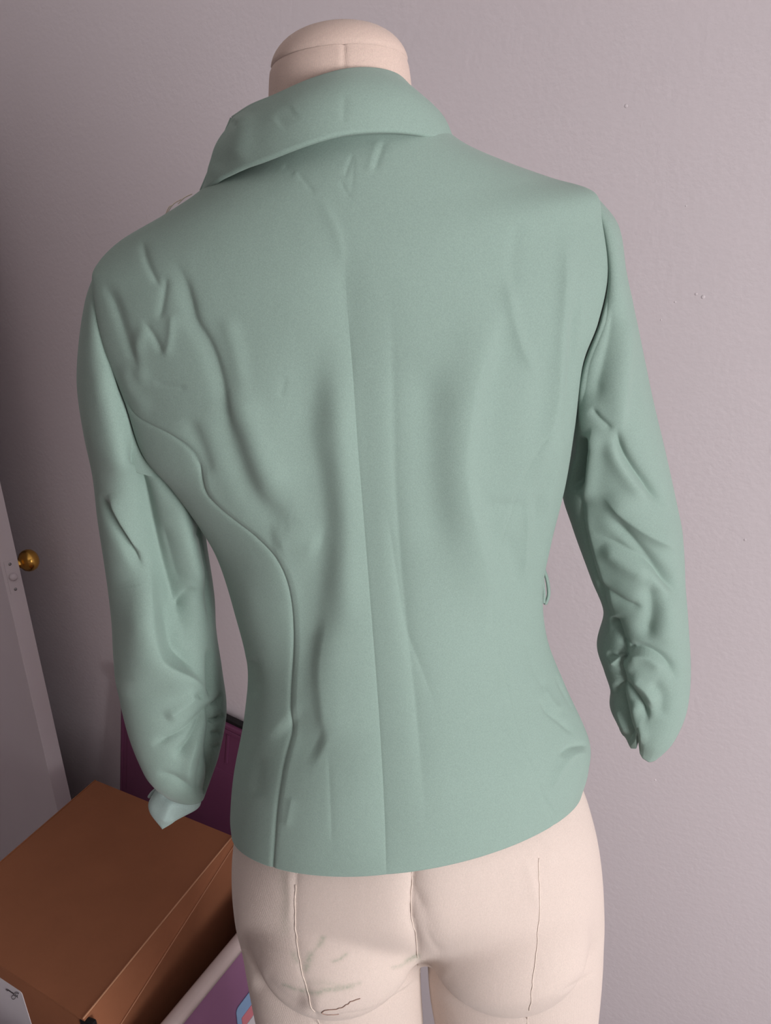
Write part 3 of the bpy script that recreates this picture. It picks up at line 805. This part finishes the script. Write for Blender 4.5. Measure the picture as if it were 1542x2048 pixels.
right_folds = [
    ([(1240, 590), (1232, 650), (1215, 710), (1190, 780), (1175, 830)], -4.5, 30, 26),
    ([(1250, 590), (1255, 660), (1246, 760), (1240, 830), (1236, 880)], 2.6, 22, 14),
    ([(1180, 815), (1200, 838), (1228, 860)], -1.8, 8, 6),
    ([(1185, 850), (1180, 900), (1176, 960), (1166, 1010)], 3.5, 6, 18),
    ([(1170, 870), (1160, 930), (1150, 990)], -9.0, 16, 10),
    ([(1232, 850), (1245, 900), (1266, 935), (1300, 978), (1328, 1020)], -4.2, 12, 8),
    ([(1218, 870), (1236, 920), (1262, 960), (1295, 1000)], 2.5, 18, 12),
    ([(1205, 985), (1225, 1010), (1262, 1045), (1305, 1075), (1360, 1102)], 3.8, 10, 34),
    ([(1210, 1025), (1250, 1062), (1294, 1108), (1330, 1150), (1366, 1200)], -3.2, 14, 10),
    ([(1186, 1066), (1242, 1094), (1312, 1138), (1362, 1198)], -2.8, 10, 12),
    ([(1200, 1090), (1250, 1130), (1300, 1160)], 2.2, 16, 14),
    ([(1195, 1158), (1220, 1186), (1250, 1206), (1292, 1222)], -2.8, 10, 8),
    ([(1294, 1162), (1306, 1200), (1304, 1240), (1284, 1284)], -4.2, 22, 16),
    ([(1330, 1190), (1335, 1260), (1330, 1300)], 2.2, 22, 22),
    ([(1162, 960), (1167, 1053), (1197, 1168), (1229, 1252)], -1.8, 4, 5, 'v'),
    ([(1172, 990), (1180, 1060), (1208, 1160), (1236, 1240)], 1.4, 7, 10),
    ([(1242, 1302), (1266, 1294), (1294, 1298), (1325, 1314), (1344, 1334), (1354, 1366)], -3.4, 10, 8),
    ([(1246, 1316), (1290, 1312), (1330, 1340)], 2.4, 14, 8),
    ([(1242, 1362), (1262, 1384), (1282, 1408), (1299, 1442)], -4.4, 8, 8),
    ([(1255, 1352), (1290, 1380), (1310, 1420)], 2.6, 10, 12),
    ([(1300, 1360), (1325, 1395), (1320, 1440)], -2.2, 14, 14),
    ([(1222, 1232), (1236, 1268), (1246, 1302), (1237, 1334), (1244, 1362), (1238, 1384), (1250, 1430), (1267, 1480)], -5.5, 7, 8, 'v', .06),
    ([(1212, 1306), (1228, 1312), (1244, 1308)], -2.4, 5, 5),
    ([(1218, 1330), (1230, 1322), (1240, 1312)], 1.8, 6, 6),
    ([(1236, 1322), (1250, 1314), (1256, 1306)], -2.4, 4, 4),
    ([(1222, 1400), (1232, 1378), (1240, 1366)], -2.2, 5, 5),
    ([(1264, 1400), (1272, 1440), (1286, 1480)], 2.5, 8, 14),
    ([(1232, 1410), (1240, 1440), (1254, 1466)], 1.8, 7, 7),
    ([(1268, 1300), (1254, 1286), (1238, 1276)], -1.5, 5, 5),
]
sr, GbR = make_sleeve(right_rows, right_folds, 600, 170, 'right sleeve with gathered forearm seam', 1.5, [(-1, 0), (-.5, 16), (0, 22), (.3, 18), (.42, 10), (.49, -14), (.56, 4), (.75, 12), (1, 0)])

# ---- turned-out pale cuff below the left sleeve
cuff_rows = [sleeve_row(o_, i_, .692, .690, b_, .6, b_ * 1.1) for o_, i_, b_ in (((320, 1568), (403, 1592), .013), ((306, 1588), (402, 1606), .014), ((297, 1606), (396, 1616), .013), ((299, 1622), (378, 1626), .011), ((309, 1637), (356, 1638), .008), ((318, 1648), (339, 1649), .005), ((324, 1656), (327, 1656), .002))]
A, B, Vv, e, fr = ring_rows(cuff_rows, 60)
s = np.sin(np.linspace(-np.pi/2, np.pi/2, 60))
Gc = back_points(A, B, Vv, e, np.broadcast_to(s, (60, 60)))
n_ = grid_normals(Gc)
if ((n_ * (CAM - Gc)).sum(-1)).mean() < 0: n_ = -n_
Gc = Gc + n_ * fold_height(project(Gc.reshape(-1, 3)), [([(345, 1600), (335, 1625), (326, 1650)], 2.0, 14, 8), ([(320, 1588), (345, 1600), (380, 1612)], -2.0, 5, 5), ([(372, 1618), (340, 1640)], -1.2, 6, 6)]).reshape(60, 60)[..., None]
s2 = np.sin(np.linspace(np.pi/2, -np.pi/2, 30))[1:-1]
Gc = np.concatenate([Gc, front_points(A, B, fr, np.broadcast_to(s2, (60, 28)))], 1)
np_mesh('cuff', Gc.reshape(-1, 3), grid_faces(60, Gc.shape[1], True), MAT['lining'], jacket, True, 'pale turned cuff at the end of the left sleeve')
# small tab of the cuff's far edge
tube('cuff_edge', [at(312, 1577, .70), at(304, 1586, .702), at(298, 1594, .704)], [.0012, .0018, .0016], MAT['lining'], jacket, 8)

# ---- collar
top = [(463, 236), (500, 212), (545, 193), (620, 160), (690, 140), (750, 138), (795, 150), (825, 178), (838, 200)]
bot = [(402, 381), (450, 347), (530, 315), (620, 281), (690, 263), (770, 258), (840, 264), (884, 277), (921, 294)]
nT = 261
tp = spline(np.column_stack([top, np.zeros(len(top))]), nT)[:, :2]; bt = spline(np.column_stack([bot, np.zeros(len(bot))]), nT)[:, :2]
sT = np.linspace(-1, 1, nT)
prof = .35 * (1 - sT ** 2) + .65 * np.sqrt(np.maximum(1 - sT ** 2, 0))
Yt = .650 - .052 * prof; Yb = .650 - .083 * prof
Pt = np.array([at(p[0], p[1], y) for p, y in zip(tp, Yt)]); Pb = np.array([at(p[0], p[1], y) for p, y in zip(bt, Yb)])
vv = np.linspace(0, 1, 70)
bulge = np.sin(np.pi * vv) * .006
Gk = Pt[None] * (1 - vv)[:, None, None] + Pb[None] * vv[:, None, None]
ncol = grid_normals(Gk)
if ((ncol * (CAM - Gk)).sum(-1)).mean() < 0: ncol = -ncol
hk = fold_height(project(Gk.reshape(-1, 3)), [([(466, 240), (480, 258), (492, 262)], -1.2, 6, 8), ([(470, 238), (455, 300), (430, 350)], -1.5, 14, 20), ([(500, 225), (490, 290), (470, 330)], 1.5, 20, 20), ([(688, 200), (688, 255)], -.5, 8, 8), ([(560, 260), (600, 230)], -.6, 14, 14)]).reshape(Gk.shape[:2])
Gk = Gk + ncol * (bulge[:, None] + hk)[..., None] * sstep((1 - np.abs(sT)) / .05)[None, :, None]
# roll over the top into the stand, and give the lower edge its turned thickness
inw = []
for (dy, dz) in ((.012, -.030), (.010, -.012), (.007, -.002), (.004, .0012), (.0015, .0012)):
    q = Pt.copy(); q[:, 1] += dy * (.3 + .7 * prof); q[:, 2] += dz; inw.append(q)
low = []
for (inw_, dz, k) in ((.0008, -.0010, -1), (.0022, -.0012, -1), (.0032, -.0004, -2), (.0036, 0, -6), (.004, 0, -24)):
    q = Gk[k] - ncol[k] * inw_; q[:, 2] += dz; low.append(q)
Gk2 = np.concatenate([np.stack(inw), Gk, np.stack(low)], 0)
np_mesh('collar', Gk2.reshape(-1, 3), grid_faces(*Gk2.shape[:2]), MAT['jacket'], jacket, True, 'turned-down collar')
# the collar carries on round the front as two lapels
for sgn, P0, P1 in ((-1, Pt[0], Pb[0]), (1, Pt[-1], Pb[-1])):
    rows_ = []
    for t in np.linspace(0, 1, 24):
        cx = -.008
        a = P0 * 1.0; b = P1 * 1.0
        a = np.array([P0[0] + (cx + sgn*.012 - P0[0]) * t ** 1.6, .650 + .095 * math.sin(t * math.pi / 2), P0[2] - .17 * t])
        b = np.array([P1[0] + (cx + sgn*.050 - P1[0]) * t ** 1.2, .650 + .105 * math.sin(t * math.pi / 2), P1[2] - .13 * t])
        rows_.append([a + (b - a) * k for k in np.linspace(0, 1, 10)])
    Gl = np.array(rows_)
    o = np_mesh('lapel', Gl.reshape(-1, 3), grid_faces(24, 10), MAT['jacket'], jacket)
    md = o.modifiers.new('thickness', 'SOLIDIFY'); md.thickness = .003; md.offset = 0
# folded tie loop peeping out at the right side of the waist
lp = [(1084, 1140), (1090, 1158), (1093, 1175), (1093, 1192), (1087, 1208)]
li = [(1080, 1142), (1081, 1158), (1083, 1175), (1084, 1192), (1083, 1206)]
for (pp, YY, th) in ((lp, .668, .0018), (li, .660, .0018)):
    V = []; 
    c = spline(np.column_stack([pp, np.zeros(len(pp))]), 24)[:, :2]
    G_ = np.array([[at(p[0], p[1], YY + d) + np.array([w_, 0, 0]) for d, w_ in ((-.003, 0), (-.002, .0012), (.0, .0016), (.012, .0012), (.02, 0))] for p in c])
    o = np_mesh('side_loop', G_.reshape(-1, 3), grid_faces(24, 5), MAT['jacket'], jacket)
    md = o.modifiers.new('thickness', 'SOLIDIFY'); md.thickness = th
# loose white threads on the shoulder ridge
for pts in ([(331, 428), (338, 414), (346, 410)], [(335, 424), (347, 408), (362, 399)], [(356, 408), (368, 396), (384, 388)]):
    tube('loose_thread', [at(p[0], p[1], .655) for p in pts], .00045, MAT['thread'], jacket, 5)

# ------------------------------------------------------------------ dress form
form = thing('dress_form', (0.0, .655, 0.0), 'cream linen-covered dress form with legs wearing the green jacket', 'mannequin')
def closed_ring_mesh(rows, nr, nc=96):
    A, B, Vv, e, fr = ring_rows(rows, nr)
    s = np.sin(np.linspace(-np.pi/2, np.pi/2, nc // 2 + 1))
    Gb = back_points(A, B, Vv, e, np.broadcast_to(s, (nr, len(s))))
    Gfr = front_points(A, B, fr, np.broadcast_to(s[::-1][1:-1], (nr, len(s) - 2)))
    full = np.concatenate([Gb, Gfr], 1)
    n = full.shape[1]
    Fc = [tuple(f) for f in grid_faces(nr, n, True)] + [tuple(range(n))[::-1], tuple((nr-1)*n + np.arange(n))]
    return full.reshape(-1, 3), Fc
def wrow(cx, z, hw, yb, yf, e=1.0, ym=.655):
    return (np.array([cx - hw, ym, z + ZO]), np.array([cx + hw, ym, z + ZO]), np.array([0, yb - ym, 0.0]), e, yf - ym)
hip_rows = [
    wrow(-.012, 1.66, .054, .612, .70), wrow(-.013, 1.62, .095, .605, .72), wrow(-.014, 1.59, .145, .600, .73), wrow(-.014, 1.52, .160, .590, .745),
    wrow(-.014, 1.42, .140, .588, .750), wrow(-.010, 1.33, .110, .595, .725), wrow(-.008, 1.27, .108, .592, .725), wrow(-.004, 1.20, .125, .578, .735),
    row((480, 1590), (800, 1660), (1160, 1560), .652, .560, .652, .5, .085),
    row((470, 1665), (822, 1735), (1187, 1640), .652, .549, .652, .66, .085),
    row((465, 1725), (828, 1800), (1201, 1715), .652, .548, .652, .8, .08),
    row((469, 1805), (832, 1870), (1207, 1805), .652, .550, .652, .95, .08),
    row((482, 1890), (838, 1910), (1205, 1890), .652, .572, .652, .95, .075),
    row((530, 1940), (842, 1928), (1150, 1940), .652, .620, .652, .95, .06),
]
def leg_rows(o1, i1, sgn):
    rows_ = []
    for (o_, i_, b) in zip(o1, i1, (.060, .068, .070, .072)):
        rows_.append((at(o_[0], o_[1], .655), at(i_[0], i_[1], .655), np.array([0, -b, 0.0]), 1.0, .075))
    A0, B0 = rows_[-1][0], rows_[-1][1]
    mid = (A0 + B0) / 2; hw = np.linalg.norm(B0 - A0) / 2
    for (z, k) in ((.72, .86), (.60, .72), (.52, .62), (.44, .60), (.36, .58), (.28, .46), (.20, .37), (.16, .36)):
        z += ZO * .8; c = mid.copy(); c[2] = z; c[0] += sgn * .004 * (mid[2] - z) * 10 * .3
        d = np.array([hw * k, 0, 0]) * np.sign(B0[0] - A0[0])
        rows_.append((c - d, c + d, np.array([0, -hw * k * 1.05, 0.0]), 1.0, hw * k))
    return rows_
left_leg = leg_rows([(476, 1840), (487, 1905), (501, 1980), (516, 2048)], [(820, 1870), (840, 1920), (843, 1978), (847, 2048)], -1)
right_leg = leg_rows([(868, 1870), (856, 1920), (857, 1978), (869, 2048)], [(1206, 1840), (1204, 1905), (1198, 1980), (1190, 2048)], 1)
Vs, Fs, off = [], [], 0
for rows_, nr in ((hip_rows, 120), (left_leg, 110), (right_leg, 110)):
    v, f = closed_ring_mesh(rows_, nr)
    Vs.append(v); Fs += [tuple(int(i) + off for i in ff) for ff in f]; off += len(v)
for (px, py) in ((672, 1872), (1015, 1868)):      # seat of the form
    c0 = at(px, py, .612)
    a1 = np.linspace(0, np.pi, 33); a2 = np.linspace(0, 2*np.pi, 49)[:-1]
    G_ = c0 + np.stack([np.sin(a1)[:, None]*np.cos(a2)*.078, np.sin(a1)[:, None]*np.sin(a2)*.066, np.cos(a1)[:, None]*np.ones(48)*.073], -1)
    n0 = G_.shape[1]
    v = G_[1:-1].reshape(-1, 3)
    Fs += [tuple(int(i) + off for i in f) for f in grid_faces(31, n0, True)] + [tuple(off + np.arange(n0))[::-1], tuple(off + 30*n0 + np.arange(n0))]
    Vs.append(v); off += len(v)
tmp_me = bpy.data.meshes.new('tmp'); tmp_me.from_pydata([tuple(v) for v in np.concatenate(Vs)], [], Fs)
bm = bmesh.new(); bm.from_mesh(tmp_me); bmesh.ops.recalc_face_normals(bm, faces=bm.faces); bm.to_mesh(tmp_me); bm.free()
tmp = bpy.data.objects.new('tmp', tmp_me); col.objects.link(tmp)
md = tmp.modifiers.new('r', 'REMESH'); md.mode = 'VOXEL'; md.voxel_size = .0022
dg = bpy.context.evaluated_depsgraph_get()
ev = tmp.evaluated_get(dg); me = bpy.data.meshes.new_from_object(ev)
bpy.data.objects.remove(tmp)
n = len(me.vertices)
V = np.empty(n * 3); me.vertices.foreach_get('co', V); V = V.reshape(-1, 3)
E = np.empty(len(me.edges) * 2, np.int32); me.edges.foreach_get('vertices', E); E = E.reshape(-1, 2)
deg = np.bincount(E.ravel(), minlength=n)[:, None]
def laplace(V, it, lam=.6):
    for _ in range(it):
        Sx = np.stack([np.bincount(E[:, 0], V[E[:, 1], k], n) + np.bincount(E[:, 1], V[E[:, 0], k], n) for k in range(3)], 1)
        V = V + lam * (Sx / np.maximum(deg, 1) - V)
    return V
V = laplace(V, 60)
me.vertices.foreach_set('co', V.astype(np.float32).ravel()); me.update()
N = np.empty(n * 3); me.vertex_normals.foreach_get('vector', N); N = N.reshape(-1, 3)
facing = sstep(((N * (CAM - V)).sum(1) / np.linalg.norm(CAM - V, axis=1)) / .35)
pixB = project(V)
body_seam_l = [(596, 1715), (594, 1790), (593, 1850), (600, 1920), (612, 1975), (622, 2005), (640, 2050), (660, 2100)]
body_seam_r = [(1076, 1715), (1075, 1800), (1071, 1900), (1061, 1980), (1055, 2048), (1050, 2100)]
body_cb = [(826, 1720), (825, 1770), (822, 1830), (832, 1880), (839, 1945)]
body_folds = [
    (body_cb, -7.0, 22, 24, 'v', .12), (body_cb, -1.5, 4, 4, 'v', .1),
    ([(826, 1765), (845, 1820), (862, 1870), (885, 1915)], -2.4, 10, 12),
    ([(836, 1800), (860, 1860), (880, 1900)], 1.5, 8, 8),
    ([(560, 1800), (680, 1845), (780, 1830)], 3.0, 90, 90, 'g', 0), ([(900, 1830), (1010, 1860), (1110, 1810)], 3.0, 90, 90, 'g', 0),
    ([(600, 2003), (660, 2022), (740, 2010), (795, 1978), (838, 1942)], 3.0, 6, 50, 'g', .15),
    ([(650, 2028), (740, 2018), (800, 1985), (830, 1962)], -2.2, 5, 5),
    ([(500, 1960), (560, 1995), (620, 2010)], -3.0, 20, 30),
    ([(852, 1935), (895, 1978), (980, 1998), (1070, 1990), (1140, 1962), (1200, 1928)], 3.0, 22, 50, 'g', .1),
    ([(1110, 1985), (1150, 1962), (1200, 1935)], -1.6, 6, 6),
    (body_seam_l, -1.0, 7, 7, 'v', 0), (body_seam_r, -.2, 7, 7, 'v', 0),
    ([(1050, 1710), (1062, 1770), (1076, 1830)], 1.0, 10, 10), ([(1100, 1690), (1095, 1740)], .8, 12, 12),
    ([(580, 1730), (584, 1800), (580, 1850)], .8, 10, 8),
]
V2 = V + N * (fold_height(pixB, body_folds) * facing)[:, None]
V2 = np.where(facing[:, None] > 0, V2, V)
# worn ink marks and grime on the cover
stain = np.zeros(n)
for pts, w_, a_ in (
    ([(648, 1870), (640, 1888)], 4.5, .9), ([(637, 1890), (624, 1907)], 3, .45), ([(622, 1908), (612, 1938)], 6, .9), ([(588, 1906), (594, 1922)], 4.5, .7),
    ([(666, 1921), (679, 1917), (692, 1906)], 3.2, .7), ([(783, 1932), (803, 1929), (820, 1923)], 2.6, .7), ([(815, 1924), (826, 1922), (838, 1919)], 4.2, .9),
    ([(565, 1972), (576, 1976), (588, 1982)], 4, .9), ([(600, 1984), (633, 1983), (650, 1977)], 4.5, .8), ([(645, 1977), (670, 1975), (704, 1969)], 3.8, 1.0), ([(700, 1970), (720, 1963)], 2.2, .6),
    ([(640, 1962), (675, 1968), (700, 1970)], 4, .35), ([(570, 1740), (575, 1790), (572, 1860)], 9, .35), ([(606, 1965), (660, 1964)], 7, .22)):
    stain = np.maximum(stain, a_ * fold_height(pixB, [(pts, 1000.0, w_, w_, 'g', 0)]) * (facing > .1))
V2 = V2 - np.array(wloc(form))
me.vertices.foreach_set('co', V2.astype(np.float32).ravel())
att = me.attributes.new('stain', 'FLOAT', 'POINT'); att.data.foreach_set('value', np.clip(stain, 0, 1).astype(np.float32))
me.polygons.foreach_set('use_smooth', np.ones(len(me.polygons), bool)); me.update()
me.name = 'body'
body = link_mesh('body', me, MAT['linen'], form, 'cream ribbed linen body with ink marks on the seat')
Vw = V2 + np.array(wloc(form)); vis = facing > .05
P3, P2 = Vw[vis], pixB[vis]; N3 = N[vis]
def on_body(px, py, off=.0004):
    d = ((P2 - np.array([px, py])) ** 2).sum(1); i = np.argpartition(d, 5)[:5]
    return P3[i].mean(0) + N3[i].mean(0) * off
def dense(pts, n): return spline(np.column_stack([pts, np.zeros(len(pts))]), n)[:, :2]
for pts, k in ((body_seam_l[:-1], 34), (body_seam_r[:-1], 34), (body_cb, 20)):
    tube('seam_stitching', [on_body(p[0], p[1], .0003) for p in dense(pts, k)], .00035, MAT['thread'], body, 6)
tube('loose_thread', [on_body(p[0], p[1], .0005) for p in dense([(719, 1991), (701, 1997), (683, 2008), (660, 2012), (647, 2015), (646, 2019), (655, 2022), (679, 2023)], 24)], .00035, MAT['brownthread'], body, 5)
# neck with its separate cap
nk = [
    row((537, 240), (684, 205), (824, 225), .66, .606, .66, 1, .053),
    row((537, 195), (686, 160), (822, 178), .66, .607, .66, 1, .053),
    row((539, 150), (688, 110), (817, 142), .66, .608, .66, 1, .052),
    row((543, 140), (689, 88), (813, 130), .66, .610, .66, 1, .050),
]
def neck_mesh(name, rows_, nr, cap_top, mat, folds):
    A, B, Vv, e, fr = ring_rows(rows_, nr)
    s = np.sin(np.linspace(-np.pi/2, np.pi/2, 121))
    Gb = back_points(A, B, Vv, e, np.broadcast_to(s, (nr, 121)))
    nn = grid_normals(Gb)
    if ((nn * (CAM - Gb)).sum(-1)).mean() < 0: nn = -nn
    Gb = Gb + nn * fold_height(project(Gb.reshape(-1, 3)), folds).reshape(nr, 121)[..., None] * sstep((1 - np.abs(s)) / .05)[None, :, None]
    Gfr = front_points(A, B, fr, np.broadcast_to(s[::-1][1:-1], (nr, 119)))
    full = np.concatenate([Gb, Gfr], 1); n = full.shape[1]
    Fc = [tuple(f) for f in grid_faces(nr, n, True)]
    if cap_top: Fc.append(tuple((nr-1)*n + np.arange(n)))
    ring0 = np.concatenate([back_points(A[-1:], B[-1:], Vv[-1:], e[-1:], s[None])[0], Gfr[-1]], 0)
    return np_mesh(name, full.reshape(-1, 3), Fc, mat, form), ring0
neck, nf_ = neck_mesh('neck', nk, 70, False, MAT['linen2'], [([(688, 84), (689, 110), (689, 145)], -1.2, 5, 3, 'v', .0), ([(676, 90), (678, 140)], .3, 9, 9)])
ring = nf_
cen = ring.mean(0)
capR = []
topc = at(678, 57, .66)
for k in range(0, 15):
    t = k / 14.0
    if k == 0: q = cen + (ring - cen) * .985
    else:
        q = cen + (ring - cen) * (1.012 * math.cos(t * math.pi / 2 * .985) ** .72)
    q = q.copy(); q += (topc - cen) * (math.sin(t * math.pi / 2) ** 1.15)
    capR.append(q)
capR = np.array(capR)
ncap = capR.shape[1]
Fc = [tuple(f) for f in grid_faces(15, ncap, True)] + [tuple(14 * ncap + np.arange(ncap))]
cap = np_mesh('neck_cap', capR.reshape(-1, 3), Fc, MAT['linen2'], form)
rnd = random.Random(4)
tb = at(663, 61, .655)
for k in range(14):
    a = rnd.uniform(0, math.tau); l = rnd.uniform(.003, .0075)
    d = np.array([math.cos(a) * .6, math.sin(a) * .4, rnd.uniform(.4, 1.2)]); d /= np.linalg.norm(d)
    b0 = tb + np.array([rnd.uniform(-.004, .004), rnd.uniform(-.004, .004), -.003])
    tube('frayed_tuft', [b0, b0 + d * l * .6, b0 + d * l + np.array([0, 0, -.001])], .0003, MAT['thread'], cap, 4)
# stand: rod into the left calf and a round steel base on the floor
lf = left_leg[-1]; lc_ = (lf[0] + lf[1]) / 2
tube('stand_rod', [(lc_[0], lc_[1], .012), (lc_[0], lc_[1], .10), (lc_[0], lc_[1], .30)], .010, MAT['steel'], form, 16)
lathe('stand_base', [(.17, 0), (.17, .006), (.16, .011), (.03, .014), (.018, .03), (.013, .04)], (lc_[0], lc_[1], 0), (0, 0, 1), MAT['steel'], form, 48)
